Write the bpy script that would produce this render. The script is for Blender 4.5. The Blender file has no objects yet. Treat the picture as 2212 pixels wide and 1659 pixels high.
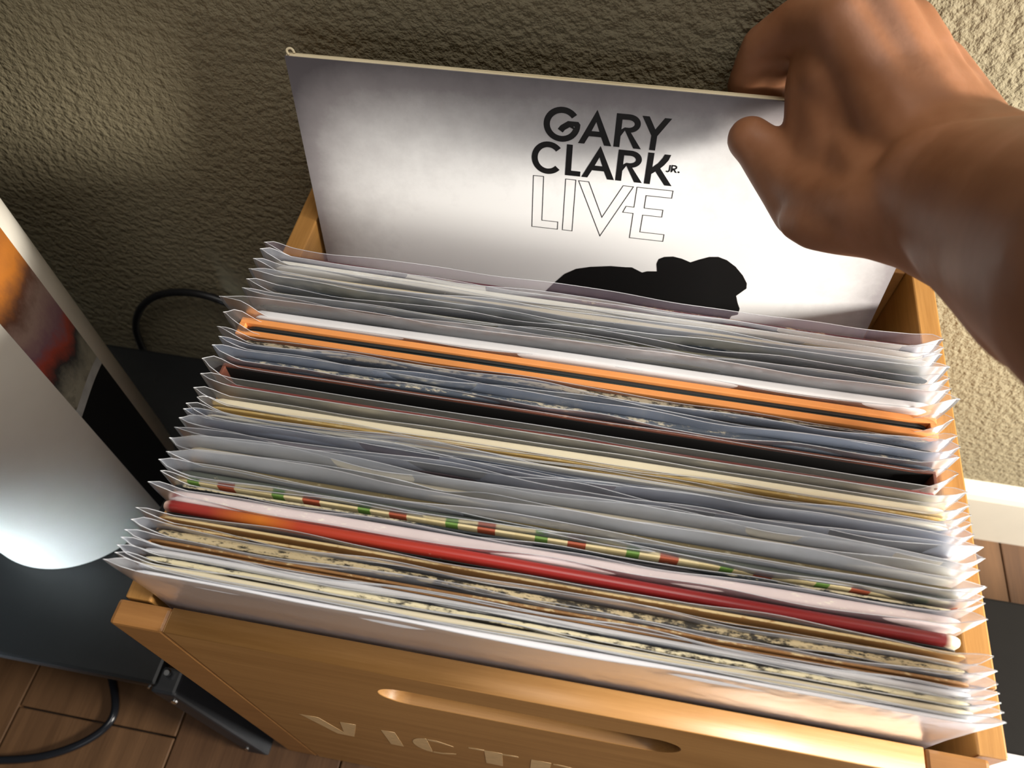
import bpy, bmesh, math, random
from mathutils import Matrix, Vector

scene = bpy.context.scene
col = scene.collection

# ------------------------------------------------------------------ camera
cam_d = bpy.data.cameras.new('camera')
cam = bpy.data.objects.new('camera', cam_d)
col.objects.link(cam)
cam_d.sensor_width = 36.0
cam_d.lens = 36.0 * 1695.0 / 2212.0
cam_d.clip_start = 0.01
CAM_ROT = Matrix(((0.98429505, -0.14760065, 0.09683644),
                  (0.17652427, 0.81811183, -0.54729537),
                  (0.00155811, 0.55579411, 0.83131852)))
cam.matrix_world = Matrix.Translation((0.00639, -0.11018, 0.64274)) @ CAM_ROT.to_4x4()
cam_d.dof.use_dof = True
cam_d.dof.focus_distance = 0.375
cam_d.dof.aperture_fstop = 12.0
scene.camera = cam

# ------------------------------------------------------------------ world, lights, exposure
world = bpy.data.worlds.new('room_light')
scene.world = world
world.use_nodes = True
world.node_tree.nodes['Background'].inputs[0].default_value = (1.0, 0.88, 0.72, 1)
world.node_tree.nodes['Background'].inputs[1].default_value = 0.018


def area(name, loc, target, sx, sy, power, color, spread=180):
    d = bpy.data.lights.new(name, 'AREA')
    d.shape = 'RECTANGLE'
    d.size, d.size_y = sx, sy
    d.energy = power
    d.color = color
    d.spread = math.radians(spread)
    o = bpy.data.objects.new(name, d)
    col.objects.link(o)
    o.location = loc
    o.rotation_euler = (Vector(target) - Vector(loc)).to_track_quat('-Z', 'Y').to_euler()
    return o


# low window on the right, level with the crate; soft light from the room above and from the left
area('window_daylight', (0.80, -0.10, 0.50), (0.02, 0.14, 0.36), 0.26, 0.15, 21.0, (1.0, 0.95, 0.86))
area('ceiling_bounce', (0.25, -0.04, 1.70), (0.08, 0.0, 0.2), 0.8, 0.7, 13.0, (1.0, 0.96, 0.91))
area('front_fill', (0.10, -0.80, 0.45), (0.02, 0.0, 0.25), 0.6, 0.4, 0.9, (0.95, 0.96, 1.0))  # added fill lamp from the front, brightens the front board and foremost sleeve
area('room_daylight', (-0.43, -0.75, 0.26), (-0.405, 0.03, 0.13), 0.12, 0.12, 0.30, (0.70, 0.86, 1.0), 14)

vs = scene.view_settings
vs.view_transform = 'Standard'
vs.look = 'None'
vs.exposure = 0.0
vs.gamma = 1.0
vs.use_curve_mapping = False
scene.cycles.transparent_max_bounces = 40


# ------------------------------------------------------------------ node helpers
def new_mat(name):
    m = bpy.data.materials.new(name)
    m.use_nodes = True
    return m, m.node_tree.nodes, m.node_tree.links, m.node_tree.nodes['Principled BSDF']


def c4(c):
    return (c[0], c[1], c[2], 1.0)


def ramp(nodes, stops, interp='LINEAR'):
    r = nodes.new('ShaderNodeValToRGB')
    r.color_ramp.interpolation = interp
    e = r.color_ramp.elements
    while len(e) < len(stops):
        e.new(0.5)
    for i, (p, c) in enumerate(stops):
        e[i].position = p
        e[i].color = c4(c)
    return r


def obj_coords(nodes, links, scale=(1, 1, 1), loc=(0, 0, 0)):
    tc = nodes.new('ShaderNodeTexCoord')
    mp = nodes.new('ShaderNodeMapping')
    mp.inputs['Scale'].default_value = scale
    mp.inputs['Location'].default_value = loc
    links.new(tc.outputs['Object'], mp.inputs['Vector'])
    return mp


def noise(nodes, links, vec, scale, detail=4, rough=0.6):
    n = nodes.new('ShaderNodeTexNoise')
    n.inputs['Scale'].default_value = scale
    n.inputs['Detail'].default_value = detail
    n.inputs['Roughness'].default_value = rough
    links.new(vec.outputs[0], n.inputs['Vector'])
    return n


def mixc(nodes, links, fac, a, b):
    m = nodes.new('ShaderNodeMix')
    m.data_type = 'RGBA'
    for sock, v in ((m.inputs['Factor'], fac), (m.inputs['A'], a), (m.inputs['B'], b)):
        if isinstance(v, (int, float)):
            sock.default_value = v
        elif isinstance(v, tuple):
            sock.default_value = c4(v)
        else:
            links.new(v, sock)
    return m.outputs['Result']


def math_node(nodes, links, op, a, b=None):
    m = nodes.new('ShaderNodeMath')
    m.operation = op
    for s, v in ((m.inputs[0], a), (m.inputs[1], b)):
        if v is None:
            continue
        if isinstance(v, (int, float)):
            s.default_value = v
        else:
            links.new(v, s)
    return m.outputs[0]


def bump(nodes, links, bsdf, height, strength, dist):
    b = nodes.new('ShaderNodeBump')
    b.inputs['Strength'].default_value = strength
    b.inputs['Distance'].default_value = dist
    links.new(height, b.inputs['Height'])
    links.new(b.outputs[0], bsdf.inputs['Normal'])


def plain(name, c, rough=0.6, metal=0.0, spec=0.4, var=0.0, vscale=60):
    m, n, l, b = new_mat(name)
    b.inputs['Roughness'].default_value = rough
    b.inputs['Metallic'].default_value = metal
    b.inputs['Specular IOR Level'].default_value = spec
    v = obj_coords(n, l)
    t = noise(n, l, v, vscale, 4)
    k = 1 - var
    r = ramp(n, [(0.3, (c[0] * k, c[1] * k, c[2] * k)), (0.7, (min(1, c[0] * (2 - k)), min(1, c[1] * (2 - k)), min(1, c[2] * (2 - k))))])
    l.new(t.outputs[0], r.inputs[0])
    l.new(r.outputs[0], b.inputs['Base Color'])
    return m


def wood(name, dark, light, axis, rough=0.42, seed=0.0, grain=1.0):
    m, n, l, b = new_mat(name)
    s = {'x': (3, 60, 60), 'y': (60, 3, 60), 'z': (60, 60, 3)}[axis]
    v = obj_coords(n, l, s, (seed, seed * 1.7, seed * 0.6))
    t = noise(n, l, v, 1.6 * grain, 6, 0.65)
    s2 = {'x': (30, 700, 700), 'y': (700, 30, 700), 'z': (700, 700, 30)}[axis]
    v2 = obj_coords(n, l, s2)
    t2 = noise(n, l, v2, 1.2, 3, 0.6)
    f = math_node(n, l, 'ADD', math_node(n, l, 'MULTIPLY', t.outputs[0], 0.72), math_node(n, l, 'MULTIPLY', t2.outputs[0], 0.28))
    r = ramp(n, [(0.32, dark), (0.5, tuple((dark[i] + light[i]) / 2 for i in range(3))), (0.68, light)])
    l.new(f, r.inputs[0])
    l.new(r.outputs[0], b.inputs['Base Color'])
    b.inputs['Roughness'].default_value = rough
    b.inputs['Specular IOR Level'].default_value = 0.35
    bump(n, l, b, t2.outputs[0], 0.12, 0.0006)
    return m


# ------------------------------------------------------------------ mesh helpers
def mesh_obj(name, verts, faces, mat, parent=None, smooth=False, loc=None):
    me = bpy.data.meshes.new(name)
    me.from_pydata([tuple(v) for v in verts], [], faces)
    me.update()
    o = bpy.data.objects.new(name, me)
    col.objects.link(o)
    for m in (mat if isinstance(mat, (list, tuple)) else [mat]):
        me.materials.append(m)
    if smooth:
        for p in me.polygons:
            p.use_smooth = True
    if parent:
        o.parent = parent
    if loc:
        o.location = loc
    return o


def tag(o, label=None, cat=None, group=None, kind=None):
    for k, v in (('label', label), ('category', cat), ('group', group), ('kind', kind)):
        if v:
            o[k] = v
    return o


def empty(name, loc=(0, 0, 0), rz=0.0):
    o = bpy.data.objects.new(name, None)
    col.objects.link(o)
    o.location = loc
    o.rotation_euler = (0, 0, rz)
    o.empty_display_size = 0.02
    return o


def fix_normals(me):
    bm = bmesh.new()
    bm.from_mesh(me)
    bmesh.ops.recalc_face_normals(bm, faces=bm.faces)
    bm.to_mesh(me)
    bm.free()


def bevel_mesh(me, w, seg=2):
    bm = bmesh.new()
    bm.from_mesh(me)
    bmesh.ops.recalc_face_normals(bm, faces=bm.faces)
    bmesh.ops.bevel(bm, geom=[e for e in bm.edges if e.is_manifold and e.calc_face_angle(0) > 0.6], offset=w, segments=seg, profile=0.6, affect='EDGES', clamp_overlap=True)
    bm.to_mesh(me)
    bm.free()


HEXF = [(0, 1, 2, 3), (7, 6, 5, 4), (0, 4, 5, 1), (1, 5, 6, 2), (2, 6, 7, 3), (3, 7, 4, 0)]


def hexa(name, corners, mat, parent=None, bev=0.0):
    """corners: four bottom points then four top points"""
    o = mesh_obj(name, corners, HEXF, mat, parent)
    fix_normals(o.data)
    if bev:
        bevel_mesh(o.data, bev)
    return o


def box(name, x0, x1, y0, y1, z0, z1, mat, parent=None, bev=0.0):
    return hexa(name, [(x0, y0, z0), (x1, y0, z0), (x1, y1, z0), (x0, y1, z0), (x0, y0, z1), (x1, y0, z1), (x1, y1, z1), (x0, y1, z1)], mat, parent, bev)


def tube(name, pts, r, mat, parent=None, n=10, cyclic=False):
    cu = bpy.data.curves.new(name, 'CURVE')
    cu.dimensions = '3D'
    sp = cu.splines.new('NURBS')
    sp.points.add(len(pts) - 1)
    for p, q in zip(sp.points, pts):
        p.co = (q[0], q[1], q[2], 1)
    sp.use_endpoint_u = True
    sp.order_u = 4
    sp.resolution_u = 8
    cu.bevel_depth = r
    cu.bevel_resolution = max(1, n // 4)
    cu.use_fill_caps = True
    return curve_to_mesh(name, cu, mat, parent)


def curve_to_mesh(name, cu, mat, parent=None):
    tmp = bpy.data.objects.new('tmp', cu)
    col.objects.link(tmp)
    bpy.context.view_layer.update()
    dg = bpy.context.evaluated_depsgraph_get()
    me = bpy.data.meshes.new_from_object(tmp.evaluated_get(dg))
    bpy.data.objects.remove(tmp)
    bpy.data.curves.remove(cu)
    me.name = name
    o = bpy.data.objects.new(name, me)
    col.objects.link(o)
    me.materials.clear()
    me.materials.append(mat)
    if parent:
        o.parent = parent
    return o


def flat_shape(name, loops, depth, mat, parent=None, bev=0.0):
    """filled outline (with holes) in the local XY plane, thickness depth along Z"""
    cu = bpy.data.curves.new(name, 'CURVE')
    cu.dimensions = '2D'
    cu.fill_mode = 'BOTH'
    cu.extrude = depth / 2
    if bev:
        cu.bevel_depth = bev
        cu.bevel_resolution = 1
    for lp in loops:
        sp = cu.splines.new('POLY')
        sp.points.add(len(lp) - 1)
        for p, q in zip(sp.points, lp):
            p.co = (q[0], q[1], 0, 1)
        sp.use_cyclic_u = True
    return curve_to_mesh(name, cu, mat, parent)


# ------------------------------------------------------------------ surface materials
def wall_material():
    m, n, l, b = new_mat('textured_wall_paint')
    v = obj_coords(n, l)
    big = noise(n, l, v, 3.0, 2)
    r = ramp(n, [(0.3, (0.225, 0.192, 0.120)), (0.7, (0.255, 0.220, 0.142))])
    l.new(big.outputs[0], r.inputs[0])
    l.new(r.outputs[0], b.inputs['Base Color'])
    b.inputs['Roughness'].default_value = 0.75
    b.inputs['Specular IOR Level'].default_value = 0.25
    n1 = noise(n, l, v, 190, 3, 0.55)
    n2 = noise(n, l, v, 320, 2, 0.5)
    h = math_node(n, l, 'ADD', n1.outputs[0], math_node(n, l, 'MULTIPLY', n2.outputs[0], 0.35))
    rr = ramp(n, [(0.45, (0, 0, 0)), (0.85, (1, 1, 1))])
    l.new(h, rr.inputs[0])
    bump(n, l, b, rr.outputs[0], 0.7, 0.0016)
    return m


M_WALL = wall_material()
M_BASE = plain('white_trim_paint', (0.52, 0.485, 0.41), 0.45, var=0.02)
M_FLOOR = wood('floor_board_wood', (0.055, 0.026, 0.012), (0.115, 0.058, 0.027), 'y', 0.45, grain=0.8)
M_FLOOR2 = wood('floor_board_wood_pale', (0.065, 0.032, 0.014), (0.135, 0.070, 0.032), 'y', 0.45, 3.0, grain=0.8)
M_SUB = plain('floor_underlay', (0.03, 0.02, 0.015), 0.9)
M_BLACK = plain('black_lacquer', (0.008, 0.0085, 0.009), 0.42, spec=0.4, var=0.1)
M_BLACKMETAL = plain('black_powder_coat', (0.02, 0.022, 0.026), 0.42, spec=0.5, var=0.1)
M_STEEL = plain('bright_steel', (0.7, 0.72, 0.74), 0.25, 1.0)
M_CORD = plain('black_cord_rubber', (0.008, 0.008, 0.009), 0.4)
M_WOODX = wood('crate_wood_across', (0.29, 0.135, 0.036), (0.43, 0.222, 0.072), 'x', 0.42)
M_WOODX2 = wood('crate_wood_post', (0.275, 0.122, 0.035), (0.38, 0.18, 0.056), 'x', 0.40, 5.0)
M_WOODY = wood('crate_wood_side', (0.31, 0.145, 0.036), (0.47, 0.24, 0.07), 'y', 0.42, 2.0, grain=1.6)
M_WOODZ = wood('crate_wood_inside', (0.24, 0.11, 0.03), (0.34, 0.165, 0.05), 'y', 0.5, 7.0)
M_RAWWOOD = plain('raw_split_wood', (0.75, 0.50, 0.24), 0.7, var=0.08)
M_LETTERWOOD = plain('pale_lettering_ink', (0.62, 0.41, 0.20), 0.55, var=0.1, vscale=200)

# ------------------------------------------------------------------ the room
YW = 0.237
FLOOR_X0, FLOOR_X1 = -1.7, 1.7
w = hexa('wall_back', [(-1.7, YW, -0.02), (1.7, YW, -0.02), (1.7, YW + 0.1, -0.02), (-1.7, YW + 0.1, -0.02),
                       (-1.7, YW, 2.3), (1.7, YW, 2.3), (1.7, YW + 0.1, 2.3), (-1.7, YW + 0.1, 2.3)], M_WALL)
tag(w, 'tan orange-peel textured wall behind the record crate', 'wall', kind='structure')

bb = mesh_obj('baseboard_back', [], [], M_BASE)
prof = [(YW, 0.0), (YW - 0.012, 0.0), (YW - 0.012, 0.066), (YW - 0.010, 0.071), (YW - 0.005, 0.0755), (YW, 0.077)]
vv, ff = [], []
for x in (-1.7, 1.7):
    vv += [(x, y, z) for y, z in prof]
k = len(prof)
ff = [(i, (i + 1) % k, k + (i + 1) % k, k + i) for i in range(k)] + [tuple(range(k)), tuple(range(2 * k - 1, k - 1, -1))]
bb.data.from_pydata(vv, [], ff)
fix_normals(bb.data)
tag(bb, 'white painted baseboard along the foot of the wall', 'baseboard', kind='structure')

floor = box('floor', FLOOR_X0, FLOOR_X1, -1.6, YW, -0.03, -0.008, M_SUB)
tag(floor, 'brown wooden plank floor', 'floor', kind='structure')
PW = 0.128
plank_proto = None
rnd = random.Random(4)
xi = -0.2622 - PW * 8
while xi < 1.2:
    y = YW - 0.001 - rnd.uniform(0.35, 1.0)
    ys = [YW - 0.001]
    cur = YW - 0.001 - (0.285 if abs(xi + 0.2622 + PW) < 1e-6 else rnd.uniform(0.3, 0.8))
    while cur > -1.5:
        ys.append(cur)
        cur -= 0.9
    ys.append(-1.5)
    for a, b_ in zip(ys[:-1], ys[1:]):
        g = 0.0006
        pk = box('plank', xi + g, xi + PW - g, b_ + g, a - g, -0.008, 0.0, M_FLOOR if rnd.random() < 0.55 else M_FLOOR2, floor, 0.0009)
    xi += PW

# ------------------------------------------------------------------ the crate
ZC = 0.318           # top of the crate
YF0, YF1 = -0.0427, -0.0322
YB = 0.2295
crate = empty('record_crate', (0.004, 0.09, 0.0))
tag(crate, 'orange-brown wooden crate packed with records, oval hand slot in its front', 'crate')


def cbox(*a, **k_):
    o = box(*a, **k_)
    o.parent = crate
    o.matrix_parent_inverse = Matrix.Translation((-0.004, -0.09, 0.0))
    return o


def cpar(o):
    o.parent = crate
    o.matrix_parent_inverse = Matrix.Translation((-0.004, -0.09, 0.0))
    return o


# front board with the stadium-shaped slot
slot = []
sr = 0.0135
for i in range(17):
    a = math.pi / 2 + math.pi * i / 16
    slot.append((-0.0652 + sr + sr * math.cos(a), ZC - 0.0380 + sr * math.sin(a)))
for i in range(17):
    a = -math.pi / 2 + math.pi * i / 16
    slot.append((0.0675 - sr + sr * math.cos(a), ZC - 0.0380 + sr * math.sin(a)))
FX0, FX1 = -0.1502, 0.1513
outl = [(FX0, 0.004), (FX1, 0.004), (FX1, ZC), (FX0, ZC)]
fp = flat_shape('front_panel', [outl, slot], YF1 - YF0 - 0.0008, M_WOODX, bev=0.0004)
fp.data.transform(Matrix.Translation((0, (YF0 + YF1) / 2, 0)) @ Matrix.Rotation(math.pi / 2, 4, 'X'))
cpar(fp)
for s, x0, x1 in ((-1, -0.1748, FX0 - 0.0009), (1, FX1 + 0.0011, 0.1762)):
    o = box('corner_post', x0, x1, YF0, YF1, 0.004, ZC, M_WOODX2, bev=0.0016)
    cpar(o)
    xs = FX0 - 0.0009 if s < 0 else FX1 + 0.0002
    # pale split line between the post and the front board
    cpar(box('joint_strip', xs, xs + 0.0009, YF0 + (0.0004 if s < 0 else 0.003), YF1 - 0.0015, 0.004, ZC - (0.0004 if s < 0 else 0.002), M_RAWWOOD if s < 0 else M_WOODZ))
# side boards, the front corner block of each is a separate piece
LX0R, LX0F = -0.1742, -0.1728
TH = 0.0112
yj = -0.0058
for nm, y0, y1 in (('side_panel', yj + 0.0005, YB), ('side_block', YF1 + 0.0008, yj)):
    f = lambda y: LX0F + (LX0R - LX0F) * (y - YF1) / (YB - YF1)
    z0 = 0.004
    o = hexa(nm, [(f(y0), y0, z0), (f(y0) + TH, y0, z0), (f(y1) + TH, y1, z0), (f(y1), y1, z0),
                  (f(y0), y0, ZC), (f(y0) + TH, y0, ZC), (f(y1) + TH, y1, ZC), (f(y1), y1, ZC)], M_WOODY, bev=0.0008)
    cpar(o)
    o = box(nm, 0.1832 - TH, 0.1832, y0, y1, z0, ZC, M_WOODY, bev=0.0008)
    cpar(o)
cbox('back_panel', LX0R + TH + 0.0003, 0.1832 - TH - 0.0003, YB - 0.0095, YB, 0.004, ZC - 0.006, M_WOODZ, bev=0.0008)
cbox('base_panel', LX0R + TH + 0.0003, 0.1832 - TH - 0.0003, YF1 + 0.0003, YB - 0.010, 0.022, 0.0345, M_WOODZ)
for x in (-0.168, 0.166):
    for y in (-0.036, 0.215):
        cbox('foot', x - 0.005, x + 0.015, y - 0.005, y + 0.01, 0.0, 0.0042, M_BLACK)


# lettering on the front: stroke polygons, (x, z) in a 0..1 letter cell
def arc(cx, cy, rx, ry, a0, a1, n=14):
    return [(cx + rx * math.cos(math.radians(a0 + (a1 - a0) * i / n)), cy + ry * math.sin(math.radians(a0 + (a1 - a0) * i / n))) for i in range(n + 1)]


WORD = {
    'V': [[(0.0, 1), (0.34, 1), (0.66, 0.0), (0.42, 0.0)], [(0.72, 1), (1.0, 1), (0.74, 0.0), (0.67, 0.0), (0.60, 0.24)]],
    'I': [[(0.28, 1), (0.70, 1), (0.70, 0), (0.28, 0)]],
    'C': [arc(0.42, 0.5, 0.42, 0.5, 100, 260) + [(0.38, 0.02), (0.38, 0.98)],
          [(0.40, 1.0), (0.62, 0.98), (0.95, 0.80), (0.95, 0.74), (0.62, 0.88), (0.40, 0.90)],
          [(0.40, 0.0), (0.62, 0.02), (0.95, 0.20), (0.95, 0.26), (0.62, 0.12), (0.40, 0.10)]],
    'T': [[(0.0, 1), (0.32, 1), (0.32, 0.91), (0.0, 0.91)], [(0.32, 1), (0.68, 1), (0.68, 0), (0.32, 0)], [(0.68, 1), (1.0, 1), (1.0, 0.91), (0.68, 0.91)]],
    'R': [[(0.02, 1), (0.40, 1), (0.40, 0), (0.02, 0)], [(0.44, 1)] + arc(0.5, 0.73, 0.48, 0.27, 85, -85) + [(0.44, 0.46), (0.44, 0.54)] + arc(0.5, 0.73, 0.30, 0.19, -85, 85) + [(0.44, 0.92)],
          [(0.46, 0.46), (0.66, 0.46), (1.0, 0.0), (0.70, 0.0)]],
    'O': [arc(0.40, 0.5, 0.40, 0.5, 98, 262) + [(0.36, 0.02), (0.36, 0.98)], arc(0.60, 0.5, 0.40, 0.5, 82, -82) + [(0.64, 0.02), (0.64, 0.98)][::1]],
    'L': [[(0.05, 1), (0.45, 1), (0.45, 0), (0.05, 0)], [(0.46, 0.0), (0.95, 0.0), (0.95, 0.09), (0.47, 0.09)]],
    'A': [[(0.36, 1), (0.62, 1), (1.0, 0), (0.62, 0)], [(0.30, 0.86), (0.36, 0.98), (0.12, 0), (0.0, 0)], [(0.20, 0.30), (0.50, 0.30), (0.50, 0.38), (0.22, 0.38)]],
}
lx = -0.1245
for ch, wd in zip('VICTROLA', (0.0325, 0.0185, 0.0255, 0.0275, 0.0285, 0.031, 0.024, 0.033)):
    loops = [[(lx + px * wd, 0.1365 + pz * 0.0445) for px, pz in poly] for poly in WORD[ch]]
    o = flat_shape('letter', loops, 0.00012, M_LETTERWOOD, fp)
    o.data.transform(Matrix.Translation((0, YF0 - 0.00002, 0)) @ Matrix.Rotation(math.pi / 2, 4, 'X'))
    lx += wd + {'V': 0.009, 'I': 0.0025, 'C': 0.0075, 'T': 0.0065, 'R': 0.006, 'O': 0.006, 'L': 0.003, 'A': 0}[ch]


# ------------------------------------------------------------------ records
def film_material(name, haze, tint, gloss=0.10):
    m, n, l, b = new_mat(name)
    out = n['Material Output']
    n.remove(b)
    tr = n.new('ShaderNodeBsdfTransparent')
    tr.inputs[0].default_value = (0.985, 0.985, 0.99, 1)
    df = n.new('ShaderNodeBsdfDiffuse')
    df.inputs[0].default_value = c4(tint)
    tl = n.new('ShaderNodeBsdfTranslucent')
    tl.inputs[0].default_value = c4(tint)
    gl = n.new('ShaderNodeBsdfGlossy')
    gl.inputs[0].default_value = (0.95, 0.97, 1, 1)
    gl.inputs['Roughness'].default_value = 0.28
    a = n.new('ShaderNodeMixShader')
    a.inputs[0].default_value = 0.25
    l.new(df.outputs[0], a.inputs[1])
    l.new(tl.outputs[0], a.inputs[2])
    mx = n.new('ShaderNodeMixShader')
    v = obj_coords(n, l, (1, 1, 1))
    nz = noise(n, l, v, 45, 3)
    hz = math_node(n, l, 'MULTIPLY', math_node(n, l, 'ADD', math_node(n, l, 'MULTIPLY', nz.outputs[0], 0.7), 0.65), haze)
    l.new(hz, mx.inputs[0])
    l.new(tr.outputs[0], mx.inputs[1])
    l.new(a.outputs[0], mx.inputs[2])
    fr = n.new('ShaderNodeFresnel')
    fr.inputs[0].default_value = 1.45
    m2 = n.new('ShaderNodeMixShader')
    l.new(math_node(n, l, 'ADD', math_node(n, l, 'MULTIPLY', fr.outputs[0], 0.8), gloss * 0.2), m2.inputs[0])
    l.new(mx.outputs[0], m2.inputs[1])
    l.new(gl.outputs[0], m2.inputs[2])
    nz2 = noise(n, l, v, 70, 2)
    bp = n.new('ShaderNodeBump')
    bp.inputs['Strength'].default_value = 0.35
    bp.inputs['Distance'].default_value = 0.002
    l.new(nz2.outputs[0], bp.inputs['Height'])
    l.new(bp.outputs[0], gl.inputs['Normal'])
    l.new(m2.outputs[0], out.inputs[0])
    return m


FILM = {
    'hazy': film_material('hazy_polythene', 0.25, (0.74, 0.79, 0.90)),
    'blue': film_material('sky_tint_polythene', 0.25, (0.56, 0.66, 0.86)),  # blue tint stands in for cool sky reflected on the sleeve
    'clear': film_material('clear_polythene', 0.07, (0.86, 0.87, 0.90), 0.3),
    'milky': film_material('milky_polythene', 0.38, (0.82, 0.86, 0.94)),
    'grey': film_material('grey_polythene', 0.15, (0.60, 0.60, 0.66)),
    'violet': film_material('violet_polythene', 0.16, (0.62, 0.50, 0.62)),
    'front': film_material('white_polythene', 0.42, (0.93, 0.95, 1.0)),
}
M_EDGE = film_material('polythene_edge', 0.5, (0.95, 0.96, 1.0), 0.4)
M_DARKIN = plain('dark_inside', (0.006, 0.005, 0.005), 0.8)
M_PAPER = plain('white_paper_sleeve', (0.72, 0.70, 0.64), 0.8, var=0.06)
M_VINYL = plain('black_vinyl', (0.01, 0.01, 0.011), 0.3)


def worn(name, base, wear=(0.62, 0.50, 0.31), amount=0.5, rough=0.5, top=0.315, band=0.004, scale=160, var=0.12):
    """printed card whose folded top edge has rubbed through to bare board"""
    m, n, l, b = new_mat(name)
    v = obj_coords(n, l)
    t = noise(n, l, obj_coords(n, l, (0.3, 1, 1)), scale * 4.5, 6, 0.75)
    t2 = noise(n, l, v, 26, 3)
    sx = n.new('ShaderNodeSeparateXYZ')
    l.new(v.outputs[0], sx.inputs[0])
    mr = n.new('ShaderNodeMapRange')
    mr.inputs['From Min'].default_value = top - band
    mr.inputs['From Max'].default_value = top
    l.new(sx.outputs[2], mr.inputs['Value'])
    f = math_node(n, l, 'MULTIPLY', mr.outputs[0], math_node(n, l, 'ADD', t.outputs[0], math_node(n, l, 'MULTIPLY', t2.outputs[0], 0.45)))
    thr = 1.05 - 0.7 * amount
    r = ramp(n, [(max(0.02, thr - 0.05), (0, 0, 0)), (min(0.99, thr + 0.05), (1, 1, 1))])
    l.new(f, r.inputs[0])
    k0, k1 = 1 - var, 1 + var
    br = ramp(n, [(0.3, tuple(c * k0 for c in base)), (0.7, tuple(min(1, c * k1) for c in base))])
    l.new(t2.outputs[0], br.inputs[0])
    l.new(mixc(n, l, r.outputs[0], br.outputs[0], wear), b.inputs['Base Color'])
    b.inputs['Roughness'].default_value = rough
    b.inputs['Specular IOR Level'].default_value = 0.3
    return m


def banded(name, stops, period, interp='CONSTANT', rough=0.45, offset=0.0):
    """card printed with colour bands that run along its top edge"""
    m, n, l, b = new_mat(name)
    v = obj_coords(n, l)
    sx = n.new('ShaderNodeSeparateXYZ')
    l.new(v.outputs[0], sx.inputs[0])
    f = math_node(n, l, 'MULTIPLY', math_node(n, l, 'ADD', sx.outputs[0], 0.16 + offset), 1.0 / period)
    if interp == 'CONSTANT':
        f = math_node(n, l, 'FRACT', f)
    r = ramp(n, stops, interp)
    l.new(f, r.inputs[0])
    t = noise(n, l, obj_coords(n, l, (1, 3, 3)), 55, 5, 0.75)
    rr = ramp(n, [(0.665, (0, 0, 0)), (0.70, (1, 1, 1))])
    l.new(t.outputs[0], rr.inputs[0])
    l.new(mixc(n, l, rr.outputs[0], r.outputs[0], (0.75, 0.62, 0.45)), b.inputs['Base Color'])
    b.inputs['Roughness'].default_value = rough
    return m


JW, JH = 0.157, 0.315


def card_profile(t, h, r):
    """rounded-top upright slab in (y, z)"""
    r = min(r, t / 2 * 0.98)
    pts = [(-t / 2, 0.0)]
    for i in range(5):
        a = math.pi - math.pi / 2 * i / 4
        pts.append((-t / 2 + r + r * math.cos(a), h - r + r * math.sin(a)))
    for i in range(5):
        a = math.pi / 2 - math.pi / 2 * i / 4
        pts.append((t / 2 - r + r * math.cos(a), h - r + r * math.sin(a)))
    pts.append((t / 2, 0.0))
    return pts


def slab(name, t, mat, parent, h=JH, hw=JW, y=0.0, r=0.0016, bow=0.0, seed=0, cham=0.0015):
    prof = card_profile(t, h, r)
    rn = random.Random(seed)
    ph = rn.uniform(0, 6)
    N = 28
    vs_, fs = [], []
    k = len(prof)
    for i in range(N + 1):
        u = i / N
        # denser towards the ends
        x = -hw + 2 * hw * (0.5 - 0.5 * math.cos(math.pi * u)) if True else 0
        d = hw - abs(x)
        drop = cham * max(0.0, 1 - d / 0.004) ** 2
        for (py, pz) in prof:
            yy = py * (1 - 0.25 * max(0, 1 - d / 0.002)) + y + bow * (1 - (x / hw) ** 2) + 0.00008 * math.sin(x * 40 + ph)
            vs_.append((x, yy, pz - (drop if pz > h * 0.5 else 0) + 0.0003 * math.sin(x * 23 + ph) * (pz > h * 0.5)))
    for i in range(N):
        for j in range(k):
            a, b_ = i * k + j, i * k + (j + 1) % k
            fs.append((a, b_, b_ + k, a + k))
    fs.append(tuple(range(k))[::-1])
    fs.append(tuple(range(N * k, N * k + k)))
    o = mesh_obj(name, vs_, fs, mat, parent, smooth=False)
    fix_normals(o.data)
    for p in o.data.polygons:
        p.use_smooth = len(p.vertices) == 4
    o.data.set_sharp_from_angle(angle=math.radians(40))
    return o


def smooth01(a):
    a = max(0.0, min(1.0, a))
    return a * a * (3 - 2 * a)


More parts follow.
